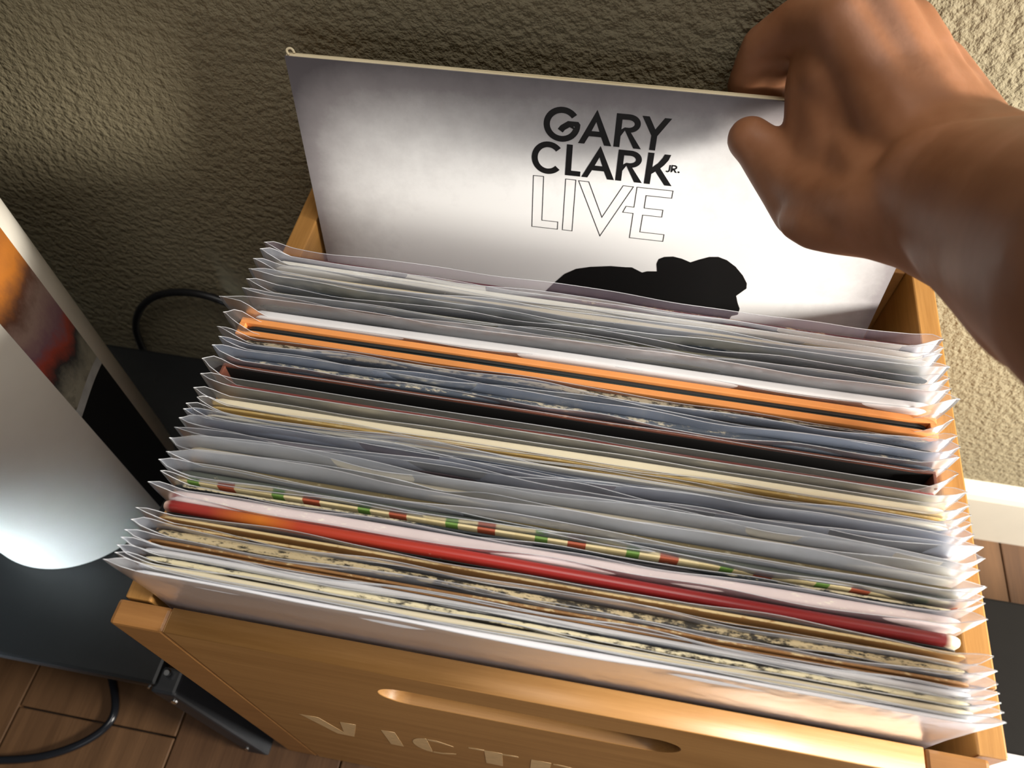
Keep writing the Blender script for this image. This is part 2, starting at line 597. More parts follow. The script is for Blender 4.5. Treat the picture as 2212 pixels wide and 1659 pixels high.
def bag(parent, t, film, seed, earl=0.1628, earr=0.1618, rise=(0.008, 0.0095), amp=0.0016, ear_y=0.0, ear_z=0.0, straight=False, dent=None):
    rn = random.Random(seed * 7 + 3)

    def wave():
        cs = [(rn.uniform(22, 40), rn.uniform(0, 6.28), 0.6), (rn.uniform(55, 85), rn.uniform(0, 6.28), 0.42), (rn.uniform(110, 150), rn.uniform(0, 6.28), 0.12)]
        return lambda x: sum(a * math.sin(f * x + p) for f, p, a in cs)
    wb, wf, zb, zf = wave(), wave(), wave(), wave()
    if straight:
        amp *= 0.15
    N = 72
    zs = [0.002, 0.12, 0.24, 0.278, 0.290, 0.300, 0.307, 0.3125, 0.3155, 0.318, 0.3205]
    rows = len(zs) + 1
    vs_, fs = [], []
    loop = [(i, 1) for i in range(N + 1)] + [(i, -1) for i in range(N - 1, 0, -1)]
    L = len(loop)

    def pt(i, side, row):
        u = -1 + 2 * i / N
        u = math.copysign(1 - (1 - abs(u)) ** 1.25, u) if abs(u) > 0.001 else 0.0
        he = earl if u < 0 else earr
        # top edge height along the bag
        xt = u * he
        zw = (zb if side > 0 else zf)(xt)
        edge = smooth01((abs(xt) - 0.148) / 0.013)
        top = JH + (rise[1] if side > 0 else rise[0]) * 0.70 * (1 - edge) + (0.0085 + ear_z) * edge + (0.0 if straight else amp * 0.5 * zw * (1 - edge))
        if dent and side < 0:
            top -= dent[1] * math.exp(-((xt - dent[0]) / 0.012) ** 2)
        z = top if row == rows - 1 else min(zs[row], top - 0.0005 * (rows - row))
        kx = smooth01((z - 0.283) / (top - 0.283))
        hw = 0.1592 + (he - 0.1592) * kx
        x = u * hw
        ky = smooth01((z - 0.306) / max(0.004, top - 0.306))
        hug = t / 2 + 0.0004
        w_ = (wb if side > 0 else wf)(x)
        yt = side * (t / 2 * 0.55 + 0.0009) + amp * w_ + ear_y * edge
        y = side * hug * (1 - ky) + yt * ky
        s = smooth01((abs(x) - 0.1572) / max(0.0005, hw - 0.1572))
        pinch = (abs(u)) ** 60
        s = max(s, pinch)
        y = y * (1 - s) + ear_y * ky * s
        return (x, y, z)
    for r_ in range(rows):
        for (i, sd) in loop:
            vs_.append(pt(i, sd, r_))
    for r_ in range(rows - 1):
        for j in range(L):
            a, b_ = r_ * L + j, r_ * L + (j + 1) % L
            fs.append((a, b_, b_ + L, a + L))
    nf = len(fs)
    # thickened rim that catches the light
    base = len(vs_)
    topi = (rows - 1) * L
    er = 0.00016
    for j in range(L):
        p = Vector(vs_[topi + j])
        for dy, dz in ((-er, 0), (0, er * 1.6), (er, 0), (0, -er * 1.6)):
            vs_.append((p.x, p.y + dy, p.z + dz))
    for j in range(L):
        for q in range(4):
            a = base + j * 4 + q
            b_ = base + j * 4 + (q + 1) % 4
            c_ = base + ((j + 1) % L) * 4 + (q + 1) % 4
            d_ = base + ((j + 1) % L) * 4 + q
            fs.append((a, b_, c_, d_))
    o = mesh_obj('outer_sleeve', vs_, fs, [FILM[film], M_EDGE], parent, smooth=True)
    for i, p in enumerate(o.data.polygons):
        p.material_index = 0 if i < nf else 1
    return o


def record(y, t, kind, mat, label, film='hazy', seed=1, x=0.0, yaw=0.0, z=0.0, group='records standing in the crate', cat='record', **kw):
    root = empty('sleeved_record', (x, y, 0.0345 + z), yaw)
    tag(root, label, cat, group)
    rn = random.Random(seed)
    bow = rn.uniform(-0.0002, 0.0002)
    if kind == 'closed':
        slab('jacket', t, mat, root, bow=bow, seed=seed, r=kw.get('r', 0.0013))
        if 'cover' in kw:
            slab('front_cover', 0.0005, kw['cover'], root, h=JH - 0.0035, hw=JW - 0.0006, y=-t / 2 - 0.00035, r=0.0002, bow=bow, seed=seed)
    elif kind == 'open':          # two boards with the slit of the opening between them
        mf = kw.get('front', mat)
        bt = 0.0011
        slab('back_board', bt, mat, root, y=t / 2 - bt / 2, r=0.0004, bow=bow, seed=seed)
        slab('front_board', bt, mf, root, h=JH - 0.0006, y=-t / 2 + bt / 2, r=0.0004, bow=bow, seed=seed + 1)
        slab('inner_sleeve', max(0.0006, t - 2 * bt - 0.0008), kw.get('inner', M_DARKIN), root, h=JH - 0.006, hw=0.152, r=0.0002, bow=bow, seed=seed)
        box('spine', -JW, -JW + 0.0009, -t / 2 + bt, t / 2 - bt, 0, JH - 0.0004, mat, root)
    elif kind == 'box':           # slipcase open at the top
        wl = kw.get('wall', 0.0022)
        mo = mat
        hw = kw.get('hw', 0.1595)
        box('back_wall', -hw, hw, t / 2 - wl, t / 2, 0, JH, mo, root, 0.0004)
        box('front_wall', -hw, hw, -t / 2, -t / 2 + wl, 0, JH - kw.get('fdrop', 0.0), kw.get('front', mo), root, 0.0004)
        box('side_wall', -hw, -hw + wl, -t / 2 + wl, t / 2 - wl, 0, JH, mo, root, 0.0003)
        box('side_wall', hw - wl, hw, -t / 2 + wl, t / 2 - wl, 0, JH, mo, root, 0.0003)
        if kw.get('lining'):
            for yy in (t / 2 - wl - 0.0003, -t / 2 + wl):
                box('lining', -hw + wl, hw - wl, yy, yy + 0.0003, 0.2, JH - 0.0012 - (kw.get('fdrop', 0.0) if yy < 0 else 0), M_DARKIN, root)  # black sheets painting in the deep shade of the open box
        n_in = kw.get('n_in', 2)
        gap = (t - 2 * wl) / n_in
        for i in range(n_in):
            slab('inner_sleeve', gap * 0.86, kw['inner'][i % len(kw['inner'])], root, h=JH - kw.get('sink', 0.004), hw=hw - wl - 0.0006, y=-t / 2 + wl + gap * (i + 0.5), r=0.0003, seed=seed + i)
    if film:
        bag(root, t, film, seed, **{k_: v for k_, v in kw.items() if k_ in ('earl', 'earr', 'rise', 'amp', 'ear_y', 'ear_z', 'straight', 'dent')})
    return root


def gap_mats():
    return [plain('teal_inner_card', (0.02, 0.035, 0.036), 0.5, var=0.3, vscale=9), plain('dark_inner_card', (0.018, 0.022, 0.024), 0.5)]


W_MAROON = worn('plum_card', (0.13, 0.035, 0.05), amount=0.36)
W_WHITE = worn('white_card', (0.80, 0.78, 0.72), (0.9, 0.9, 0.86), amount=0.35, var=0.05)
W_CREAM = worn('cream_card', (0.70, 0.60, 0.42), (0.8, 0.72, 0.55), amount=0.2, var=0.06)
W_CREAM2 = worn('ivory_card', (0.74, 0.66, 0.48), (0.82, 0.76, 0.6), amount=0.2, var=0.05)
W_SLATE = worn('slate_card', (0.035, 0.045, 0.055), (0.45, 0.45, 0.44), amount=0.47)
W_OLIVE = worn('olive_card', (0.20, 0.19, 0.13), amount=0.30)
W_OLIVED = worn('dark_olive_card', (0.075, 0.066, 0.036), (0.45, 0.40, 0.24), amount=0.30)
W_GREYW = worn('pale_grey_card', (0.66, 0.65, 0.66), (0.8, 0.78, 0.75), amount=0.25, var=0.06)
W_ORANGE = plain('bright_orange_board', (0.80, 0.31, 0.09), 0.5, var=0.05)
W_SCUFF = worn('scuffed_black_card', (0.022, 0.018, 0.015), (0.50, 0.42, 0.30), amount=0.52)
W_BLACK = worn('black_card', (0.014, 0.015, 0.018), (0.4, 0.34, 0.26), amount=0.22)
W_NAVY = worn('slate_blue_card', (0.07, 0.085, 0.11), (0.52, 0.46, 0.34), amount=0.42)
W_BROWN = worn('chestnut_board', (0.16, 0.055, 0.035), (0.4, 0.2, 0.12), amount=0.30)
W_REDB = plain('brick_red_board', (0.28, 0.03, 0.025), 0.5, var=0.1)
W_KHAKI = worn('khaki_card', (0.30, 0.27, 0.20), (0.45, 0.36, 0.22), amount=0.35)
W_TAN = worn('tan_card', (0.48, 0.33, 0.12), (0.62, 0.50, 0.28), amount=0.35)
W_DARK = worn('near_black_card', (0.02, 0.018, 0.016), amount=0.15)
W_THINWHITE = plain('white_board_edge', (0.82, 0.76, 0.60), 0.6)
W_BLUE = worn('grey_blue_card', (0.16, 0.19, 0.25), amount=0.25)
W_PURPLE = worn('plum_grey_card', (0.10, 0.075, 0.085), (0.35, 0.25, 0.24), amount=0.25)
W_GREY = worn('charcoal_card', (0.09, 0.09, 0.09), amount=0.2)
W_BEIGE = worn('beige_card', (0.48, 0.43, 0.33), amount=0.2, var=0.1)
W_OLBR = worn('olive_brown_card', (0.16, 0.125, 0.06), (0.5, 0.45, 0.3), amount=0.30)
W_GREEN = worn('grey_green_card', (0.085, 0.095, 0.08), amount=0.2)
W_CHECK = banded('dashed_spine_print', [(0.0, (0.62, 0.50, 0.26)), (0.22, (0.14, 0.26, 0.05)), (0.36, (0.66, 0.54, 0.30)), (0.58, (0.36, 0.08, 0.035)), (0.78, (0.66, 0.54, 0.30))], 0.0365)
W_FRAY = worn('black_card_frayed', (0.02, 0.025, 0.028), (0.62, 0.54, 0.36), amount=0.72, band=0.002)
W_PINK = worn('pale_pink_card', (0.66, 0.56, 0.56), (0.8, 0.74, 0.66), amount=0.3, var=0.06)
W_RED = banded('red_spine_print', [(0.0, (0.75, 0.62, 0.5)), (0.013, (0.72, 0.5, 0.42)), (0.018, (0.30, 0.028, 0.026)), (0.07, (0.32, 0.035, 0.026)), (0.14, (0.58, 0.17, 0.02)), (0.19, (0.42, 0.05, 0.022)), (0.42, (0.40, 0.03, 0.022)), (0.62, (0.27, 0.016, 0.016)), (0.974, (0.15, 0.012, 0.014)), (0.980, (0.72, 0.64, 0.5)), (1.0, (0.75, 0.68, 0.55))], 0.32, 'LINEAR', 0.32)
W_TANB = worn('brown_kraft_board', (0.40, 0.22, 0.08), (0.66, 0.50, 0.26), amount=0.62, band=0.003)
W_TANBLK = worn('rubbed_black_board', (0.035, 0.030, 0.022), (0.58, 0.47, 0.28), amount=0.54, band=0.003)
W_RUST = worn('rust_card', (0.30, 0.15, 0.055), (0.62, 0.48, 0.26), amount=0.4)
W_SPECK = worn('speckled_cream_card', (0.03, 0.026, 0.02), (0.74, 0.66, 0.44), amount=0.62, band=0.003, scale=130)


def front_print():
    m, n, l, b = new_mat('pale_landscape_print')
    v = obj_coords(n, l)
    sx = n.new('ShaderNodeSeparateXYZ')
    l.new(v.outputs[0], sx.inputs[0])
    t = noise(n, l, obj_coords(n, l, (1, 1, 1), (0.3, 0, 0)), 13, 3)
    hgt = math_node(n, l, 'ADD', sx.outputs[2], math_node(n, l, 'MULTIPLY', t.outputs[0], -0.035))
    r = ramp(n, [(0.0, (0.44, 0.38, 0.48)), (0.48, (0.50, 0.44, 0.54)), (0.56, (0.80, 0.78, 0.86)), (0.75, (0.90, 0.90, 0.94))])
    mr = n.new('ShaderNodeMapRange')
    mr.inputs['From Min'].default_value = 0.24
    mr.inputs['From Max'].default_value = 0.315
    l.new(hgt, mr.inputs['Value'])
    l.new(mr.outputs[0], r.inputs[0])
    l.new(r.outputs[0], b.inputs['Base Color'])
    b.inputs['Roughness'].default_value = 0.5
    return m


W_FRONT = front_print()
TEAL = gap_mats()

SL = 'clear sleeve'
record(0.1374, 0.0036, 'closed', W_MAROON, 'plum-red record jacket with rubbed spine, rearmost of the packed records', 'violet', 1, yaw=-0.008, rise=(0.004, 0.0085), amp=0.0016)
record(0.1326, 0.0046, 'closed', W_WHITE, 'bright white record jacket with ragged top edge, just in front of the plum-red one', 'hazy', 2, yaw=-0.009, rise=(0.001, 0.004), amp=0.001, x=-0.0005)
record(0.1273, 0.0034, 'closed', W_CREAM, 'cream record jacket in a hazy sleeve, directly in front of the ragged white jacket', 'hazy', 3, rise=(0.002, 0.006), amp=0.0010, x=-0.0015)
record(0.1207, 0.0036, 'closed', W_SLATE, 'slate-black record jacket with scuffed white flecks, behind the olive jackets', 'hazy', 4, x=0.001, rise=(0.009, 0.011), amp=0.0020, earl=0.165)
record(0.1143, 0.0034, 'closed', W_OLIVE, 'grey-olive record jacket, the rearmost of the two olive ones', 'grey', 5, rise=(0.005, 0.006), amp=0.0018)
record(0.1087, 0.0034, 'closed', W_OLIVED, 'dark olive record jacket in a baggy sleeve behind the stiff white-spined record', 'hazy', 6, rise=(0.010, 0.008), amp=0.0018)
record(0.1023, 0.0044, 'closed', W_GREYW, 'white-spined record in an oversized clear sleeve, touching the orange box set', 'clear', 7, yaw=0.006, rise=(-0.001, 0.012), amp=0.0010, z=0.0008, earl=0.171, earr=0.1645)
record(0.0930, 0.0100, 'box', W_ORANGE, 'bright orange slipcase box set open at the top', 'clear', 8, x=-0.0015, inner=TEAL, n_in=2, sink=0.0016, wall=0.0030, earl=0.1645, earr=0.1625, rise=(-0.0006, -0.0012), amp=0.00012, cat='box set')
record(0.0846, 0.0034, 'closed', W_SCUFF, 'black record jacket with chipped tan top edge, just in front of the orange box', 'grey', 9, x=-0.0006, rise=(0.002, 0.001), amp=0.0016, earl=0.165)
record(0.0793, 0.0036, 'closed', W_BLACK, 'plain black record jacket under a blue-grey sleeve, second in front of the orange box set', 'blue', 10, rise=(0.007, 0.008), amp=0.0018)
record(0.0742, 0.0034, 'closed', W_NAVY, 'slate-blue record jacket with a thin tan line on its spine, behind the chestnut box', 'blue', 11, rise=(0.003, 0.0085), amp=0.0018, x=-0.001)
record(0.0662, 0.0096, 'box', W_BROWN, 'chestnut-brown box jacket with a black gaping top', 'clear', 12, x=-0.0025, front=W_REDB, inner=[M_DARKIN], n_in=1, sink=0.014, wall=0.0014, lining=True, fdrop=0.004, rise=(-0.006, 0.001), amp=0.0006, cat='box set', hw=0.1572)  # near-black slab and inner sheets put the gap's shade into the colour
record(0.0583, 0.0036, 'closed', W_KHAKI, 'khaki record jacket in a stiff straight-edged sleeve, in front of the chestnut box', 'clear', 13, rise=(0.007, 0.008), amp=0.0014, straight=True)
record(0.0516, 0.0044, 'closed', W_CREAM2, 'record with a thick smooth ivory spine in the middle of the crate', 'clear', 14, yaw=0.005, rise=(0.001, 0.003), amp=0.0005)
record(0.0474, 0.0032, 'open', W_TAN, 'tan record jacket open at the top, just in front of the thick ivory spine', 'clear', 15, yaw=0.005, rise=(0.003, 0.001), amp=0.0015, front=W_TAN, earl=0.1595)
record(0.0436, 0.0032, 'open', W_THINWHITE, 'black record jacket with one thin white board edge running its length', 'clear', 16, yaw=0.006, rise=(0.001, 0.001), amp=0.0008, front=W_DARK)
record(0.0398, 0.0032, 'closed', W_BLUE, 'grey-blue record jacket, first in front of the thin white board edge', 'blue', 17, rise=(0.010, 0.012), amp=0.0018)
record(0.0352, 0.0036, 'closed', W_PURPLE, 'dark plum-grey record jacket, second in front of the thin white board edge', 'hazy', 18, rise=(0.010, 0.013), amp=0.0020, earr=0.1645)
record(0.0306, 0.0034, 'closed', W_GREY, 'charcoal record jacket in a rippled sleeve, behind the beige puffed sleeve', 'hazy', 19, rise=(0.010, 0.013), amp=0.0022, earr=0.1645)
record(0.0254, 0.0048, 'closed', W_BEIGE, 'beige record jacket in a puffed pale sleeve with a dent in its rim', 'milky', 20, rise=(0.0125, 0.0165), amp=0.0015, dent=(-0.045, 0.006))
record(0.0190, 0.0036, 'closed', W_OLBR, 'olive-brown record jacket in a milky sleeve, behind the grey-green one', 'milky', 21, rise=(0.002, 0.0155), amp=0.0014, x=0.0015)
record(0.0150, 0.0028, 'closed', W_GREEN, 'grey-green record jacket right behind the dashed red and green spine', 'hazy', 22, rise=(0.006, 0.009), amp=0.0015)
record(0.0114, 0.0036, 'open', W_CHECK, 'record jacket with a dashed red, green and cream top edge', 'clear', 23, yaw=0.007, rise=(0.0005, 0.003), amp=0.0012, front=W_FRAY, earl=0.16)
record(0.0056, 0.0046, 'closed', W_PINK, 'pale pink record jacket in a milky sleeve, right behind the glossy red spine', 'hazy', 24, rise=(0.002, 0.0028), amp=0.0012, yaw=0.006)
record(0.0004, 0.0044, 'closed', W_RED, 'record jacket with a glossy red spine fading to maroon, chipped white corners', None, 25, yaw=-0.002, x=-0.001, r=0.0019, cover=W_DARK)
record(-0.0068, 0.0042, 'open', W_TANB, 'brown kraft-board record jacket with rubbed edges, first in front of the red spine', 'grey', 26, rise=(0.001, 0.0045), amp=0.0014, front=W_TANB, inner=W_DARK)
record(-0.0119, 0.0036, 'closed', W_TANBLK, 'black record jacket rubbed through to tan board along its whole top edge', 'hazy', 27, rise=(0.001, 0.007), amp=0.0018, x=0.0005)
record(-0.0163, 0.0030, 'open', W_RUST, 'rust-brown record jacket with a dark slit, behind the fourth record from the front', 'hazy', 28, rise=(0.003, 0.006), amp=0.0016)
record(-0.0195, 0.0026, 'closed', W_GREYW, 'off-white record jacket with a frayed corner, fourth from the front of the crate', 'hazy', 29, rise=(0.001, 0.001), amp=0.0006)
record(-0.0227, 0.0026, 'closed', W_SPECK, 'black record jacket with a torn cream-speckled top edge, third from the front', 'hazy', 30, rise=(0.001, 0.0045), amp=0.0014)
record(-0.0257, 0.0026, 'closed', W_CREAM2, 'ivory record jacket with creased spine, second from the front of the crate', 'clear', 31, rise=(0.001, 0.001), amp=0.0006, x=0.0005)
record(-0.0290, 0.0028, 'closed', W_FRONT, 'foremost record, pale lavender landscape cover in a white plastic sleeve', 'front', 32, rise=(0.0055, 0.003), amp=0.0008, earl=0.1655, earr=0.1625)

# ------------------------------------------------------------------ the record being lifted out
O_ = Vector((-0.00520, 0.20910, 0.41819))
S_ = Vector((0.999751, 0.000619, 0.022291))
T_ = Vector((0.022137, -0.147785, -0.988772))
N_ = S_.cross(T_).normalized()      # points out of the back of the cover
if N_.y < 0:
    N_ = -N_
COVER = Matrix(((S_.x, N_.x, -T_.x, O_.x), (S_.y, N_.y, -T_.y, O_.y), (S_.z, N_.z, -T_.z, O_.z), (0, 0, 0, 1)))
lifted = bpy.data.objects.new('album', None)
col.objects.link(lifted)
lifted.matrix_world = COVER         # local: x right, y into the cover, z up, origin at the top edge centre
tag(lifted, 'white album cover with black lettering, held up out of the crate by the hand', 'record')


def cover_print():
    m, n, l, b = new_mat('white_cover_print')
    v = obj_coords(n, l)
    sx = n.new('ShaderNodeSeparateXYZ')
    l.new(v.outputs[0], sx.inputs[0])
    t = noise(n, l, v, 70, 5, 0.7)
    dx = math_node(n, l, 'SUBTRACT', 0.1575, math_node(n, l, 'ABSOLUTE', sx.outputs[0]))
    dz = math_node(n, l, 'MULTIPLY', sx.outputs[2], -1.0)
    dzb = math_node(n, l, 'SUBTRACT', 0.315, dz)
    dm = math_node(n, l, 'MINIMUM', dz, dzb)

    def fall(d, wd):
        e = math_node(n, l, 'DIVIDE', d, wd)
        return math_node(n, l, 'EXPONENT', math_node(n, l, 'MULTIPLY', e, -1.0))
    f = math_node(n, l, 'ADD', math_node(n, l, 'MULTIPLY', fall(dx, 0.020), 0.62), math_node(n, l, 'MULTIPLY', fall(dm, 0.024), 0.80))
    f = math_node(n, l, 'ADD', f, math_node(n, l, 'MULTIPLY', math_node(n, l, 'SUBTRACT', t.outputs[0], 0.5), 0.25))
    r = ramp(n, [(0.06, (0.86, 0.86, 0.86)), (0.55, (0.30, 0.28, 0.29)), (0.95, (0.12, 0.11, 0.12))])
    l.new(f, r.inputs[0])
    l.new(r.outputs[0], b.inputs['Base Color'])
    b.inputs['Roughness'].default_value = 0.42
    b.inputs['Specular IOR Level'].default_value = 0.35
    return m


M_COVER = cover_print()
M_INK = plain('black_print_ink', (0.006, 0.006, 0.006), 0.4)
M_SPINE = plain('cream_board_edge', (0.70, 0.60, 0.40), 0.6, var=0.06)
fc = box('front_cover', -0.1575, 0.1575, 0.0, 0.0008, -0.315, -0.0002, M_COVER, lifted)
bc = box('back_cover', -0.1575, 0.1575, 0.0034, 0.0042, -0.315, -0.0002, M_SPINE, lifted)
sp = slab('spine', 0.0037, M_SPINE, lifted, h=0.0022, hw=0.1572, y=0.0021, r=0.0017, cham=0.0003)
sp.location = (0, 0, -0.0020)
box('inner_sleeve', -0.154, 0.154, 0.0012, 0.0030, -0.313, -0.004, M_PAPER, lifted)
# curled, peeled corner of the board
tube('peeled_corner', [(-0.1555, 0.001, 0.0002), (-0.1572, 0.0015, 0.0018), (-0.1556, 0.0022, 0.0034), (-0.1536, 0.0024, 0.0026), (-0.1530, 0.0020, 0.0008)], 0.0006, M_SPINE, lifted)


def stroke(pts, wd, closed=False):
    """outline of a polyline thickened to width wd, mitred joins"""
    n = len(pts)
    left, right = [], []
    for i in range(n):
        p = Vector(pts[i])
        if i == 0:
            d = (Vector(pts[1]) - p).normalized()
            nn = Vector((-d.y, d.x)) * wd / 2
        elif i == n - 1:
            d = (p - Vector(pts[i - 1])).normalized()
            nn = Vector((-d.y, d.x)) * wd / 2
        else:
            d1 = (p - Vector(pts[i - 1])).normalized()
            d2 = (Vector(pts[i + 1]) - p).normalized()
            n1, n2 = Vector((-d1.y, d1.x)), Vector((-d2.y, d2.x))
            b_ = (n1 + n2).normalized()
            nn = b_ * (wd / 2) / max(0.4, b_.dot(n1))
        left.append(tuple(p + nn))
        right.append(tuple(p - nn))
    return left + right[::-1]


def ring_outline(pts, wd):
    """two loops (outer, inner) for a thin closed outline"""
    n = len(pts)
    area2 = sum(pts[i][0] * pts[(i + 1) % n][1] - pts[(i + 1) % n][0] * pts[i][1] for i in range(n))
    sg = 1 if area2 > 0 else -1
    inner = []
    for i in range(n):
        p = Vector(pts[i])
        d1 = (p - Vector(pts[i - 1])).normalized()
        d2 = (Vector(pts[(i + 1) % n]) - p).normalized()
        n1, n2 = Vector((-d1.y, d1.x)) * sg, Vector((-d2.y, d2.x)) * sg
        b_ = (n1 + n2).normalized()
        inner.append(tuple(p + b_ * wd / max(0.3, b_.dot(n1))))
    return [list(pts), inner]


def print_shape(name, loops, thick=0.00010, mat=M_INK):
    lp = [[(x, -t) for x, t in q] for q in loops]
    o = flat_shape(name, lp, thick, mat)
    o.data.transform(Matrix.Translation((0, -thick / 2, 0)) @ Matrix.Rotation(math.pi / 2, 4, 'X'))
    o.parent = fc
    return o


SW = 0.0031


def el(cx, cy, rx, ry, a0, a1, n=26):
    # t grows downwards
    return [(cx + rx * math.cos(math.radians(a0 + (a1 - a0) * i / n)), cy - ry * math.sin(math.radians(a0 + (a1 - a0) * i / n))) for i in range(n + 1)]


def letter(shapes):
    return print_shape('letter', shapes)


# GARY
letter([stroke(el(-0.02055, 0.0220, 0.00745, 0.00765, 38, 372, 34)[:-1] + [(-0.01335, 0.0214), (-0.0172, 0.0214), (-0.0201, 0.0236), (-0.0212, 0.0253)], SW)])
letter([[(-0.0040, 0.0126), (0.0043, 0.0310), (0.0008, 0.0310), (-0.0011, 0.0267), (-0.0070, 0.0267), (-0.0090, 0.0310), (-0.0121, 0.0310)], [(-0.0040, 0.0190), (-0.0059, 0.0239), (-0.0021, 0.0239)]])
letter([[(0.0053, 0.0134), (0.0115, 0.0134)] + el(0.0115, 0.01815, 0.0057, 0.00475, 88, -75, 14) + [(0.0188, 0.0310), (0.0151, 0.0310), (0.0100, 0.0219), (0.0083, 0.0250), (0.0083, 0.0310), (0.0053, 0.0310)],
        [(0.0083, 0.0163), (0.0083, 0.0215), (0.0098, 0.0203)] + el(0.0112, 0.0183, 0.0031, 0.0021, -80, 85, 10)])
letter([[(0.0174, 0.0135), (0.0208, 0.0135), (0.0243, 0.0198), (0.0280, 0.0136), (0.0313, 0.0136), (0.0257, 0.0232), (0.0257, 0.0309), (0.0228, 0.0309), (0.0228, 0.0232)]])
# CLARK
letter([stroke(el(-0.0266, 0.0410, 0.0068, 0.00765, 42, 318, 30), SW)])
letter([[(-0.0175, 0.0323), (-0.0145, 0.0323), (-0.0145, 0.0469), (-0.0097, 0.0469), (-0.0097, 0.0498), (-0.0175, 0.0498)]])
letter([[(-0.0008, 0.0314), (0.0076, 0.0498), (0.0041, 0.0498), (0.0021, 0.0454), (-0.0040, 0.0454), (-0.0060, 0.0498), (-0.0091, 0.0498)], [(-0.0008, 0.0377), (-0.0028, 0.0426), (0.0011, 0.0426)]])
letter([[(0.0082, 0.0323), (0.0144, 0.0323)] + el(0.0144, 0.03705, 0.0057, 0.00475, 88, -75, 14) + [(0.0217, 0.0498), (0.0178, 0.0498), (0.0129, 0.0408), (0.0112, 0.0439), (0.0112, 0.0498), (0.0082, 0.0498)],
        [(0.0112, 0.0352), (0.0112, 0.0404), (0.0127, 0.0392)] + el(0.0141, 0.0372, 0.0031, 0.0021, -80, 85, 10)])
letter([[(0.0227, 0.0323), (0.0257, 0.0323), (0.0257, 0.0402), (0.0282, 0.0376), (0.0300, 0.0345), (0.0307, 0.0325), (0.0338, 0.0325), (0.0330, 0.0355), (0.0312, 0.0385), (0.0296, 0.0404), (0.0366, 0.0498), (0.0330, 0.0498), (0.0275, 0.0424), (0.0257, 0.0440), (0.0257, 0.0499), (0.0227, 0.0499)]])
# JR.
letter([stroke([(0.0342, 0.0380), (0.0342, 0.0408), (0.0339, 0.0415), (0.0333, 0.0418), (0.0326, 0.0416)], 0.0007)])
letter([stroke([(0.0352, 0.0419), (0.0352, 0.0382), (0.0367, 0.0382), (0.0374, 0.0387), (0.0374, 0.0394), (0.0367, 0.0400), (0.0354, 0.0400)], 0.0007), [(0.03605, 0.04045), (0.0369, 0.04045), (0.0380, 0.0420), (0.0371, 0.0420)]])
letter([el(0.0388, 0.0415, 0.0005, 0.0005, 0, 345, 9)])
# LIVE, thin outlines
for poly in ([(-0.0339, 0.0518), (-0.0282, 0.0518), (-0.0282, 0.0790), (-0.0195, 0.0790), (-0.0195, 0.0841), (-0.0339, 0.0841)],
             [(-0.0171, 0.0519), (-0.0115, 0.0519), (-0.0115, 0.0841), (-0.0171, 0.0841)],
             [(-0.0105, 0.0521), (-0.0049, 0.0521), (0.0036, 0.0726), (0.0125, 0.0523), (0.0181, 0.0523), (0.0036, 0.0856)],
             [(0.0195, 0.0523), (0.0380, 0.0523), (0.0380, 0.0570), (0.0250, 0.0570), (0.0250, 0.0643), (0.0347, 0.0643), (0.0347, 0.0690), (0.0248, 0.0690), (0.0247, 0.0795), (0.0375, 0.0795), (0.0375, 0.0843), (0.0193, 0.0843), (0.0194, 0.0686), (0.0139, 0.0686), (0.0153, 0.0644), (0.0194, 0.0644)]):
    o = letter(ring_outline(poly, 0.00034))
# dark printed figure shape
SIL = [(-0.0241, 0.1282), (-0.0197, 0.1217), (-0.0142, 0.1144), (-0.0078, 0.1097), (0.0002, 0.107), (0.0114, 0.1048), (0.0195, 0.1044), (0.0231, 0.104), (0.0261, 0.1054), (0.0291, 0.1068), (0.0317, 0.1055), (0.0371, 0.1047), (0.0361, 0.0995), (0.0368, 0.0962), (0.0397, 0.0942), (0.0442, 0.0933), (0.0491, 0.0941), (0.054, 0.0959), (0.0583, 0.0933), (0.0632, 0.0908), (0.0677, 0.0901), (0.0726, 0.0916), (0.078, 0.0953), (0.083, 0.1006), (0.0863, 0.1057), (0.0869, 0.1093), (0.0848, 0.1123), (0.0826, 0.1153), (0.0845, 0.1204), (0.0865, 0.1244), (0.0864, 0.1289), (0.0831, 0.1306), (0.079, 0.150), (0.060, 0.175), (0.050, 0.230), (-0.020, 0.260), (-0.050, 0.200), (-0.040, 0.150)]
print_shape('printed_silhouette', [SIL])

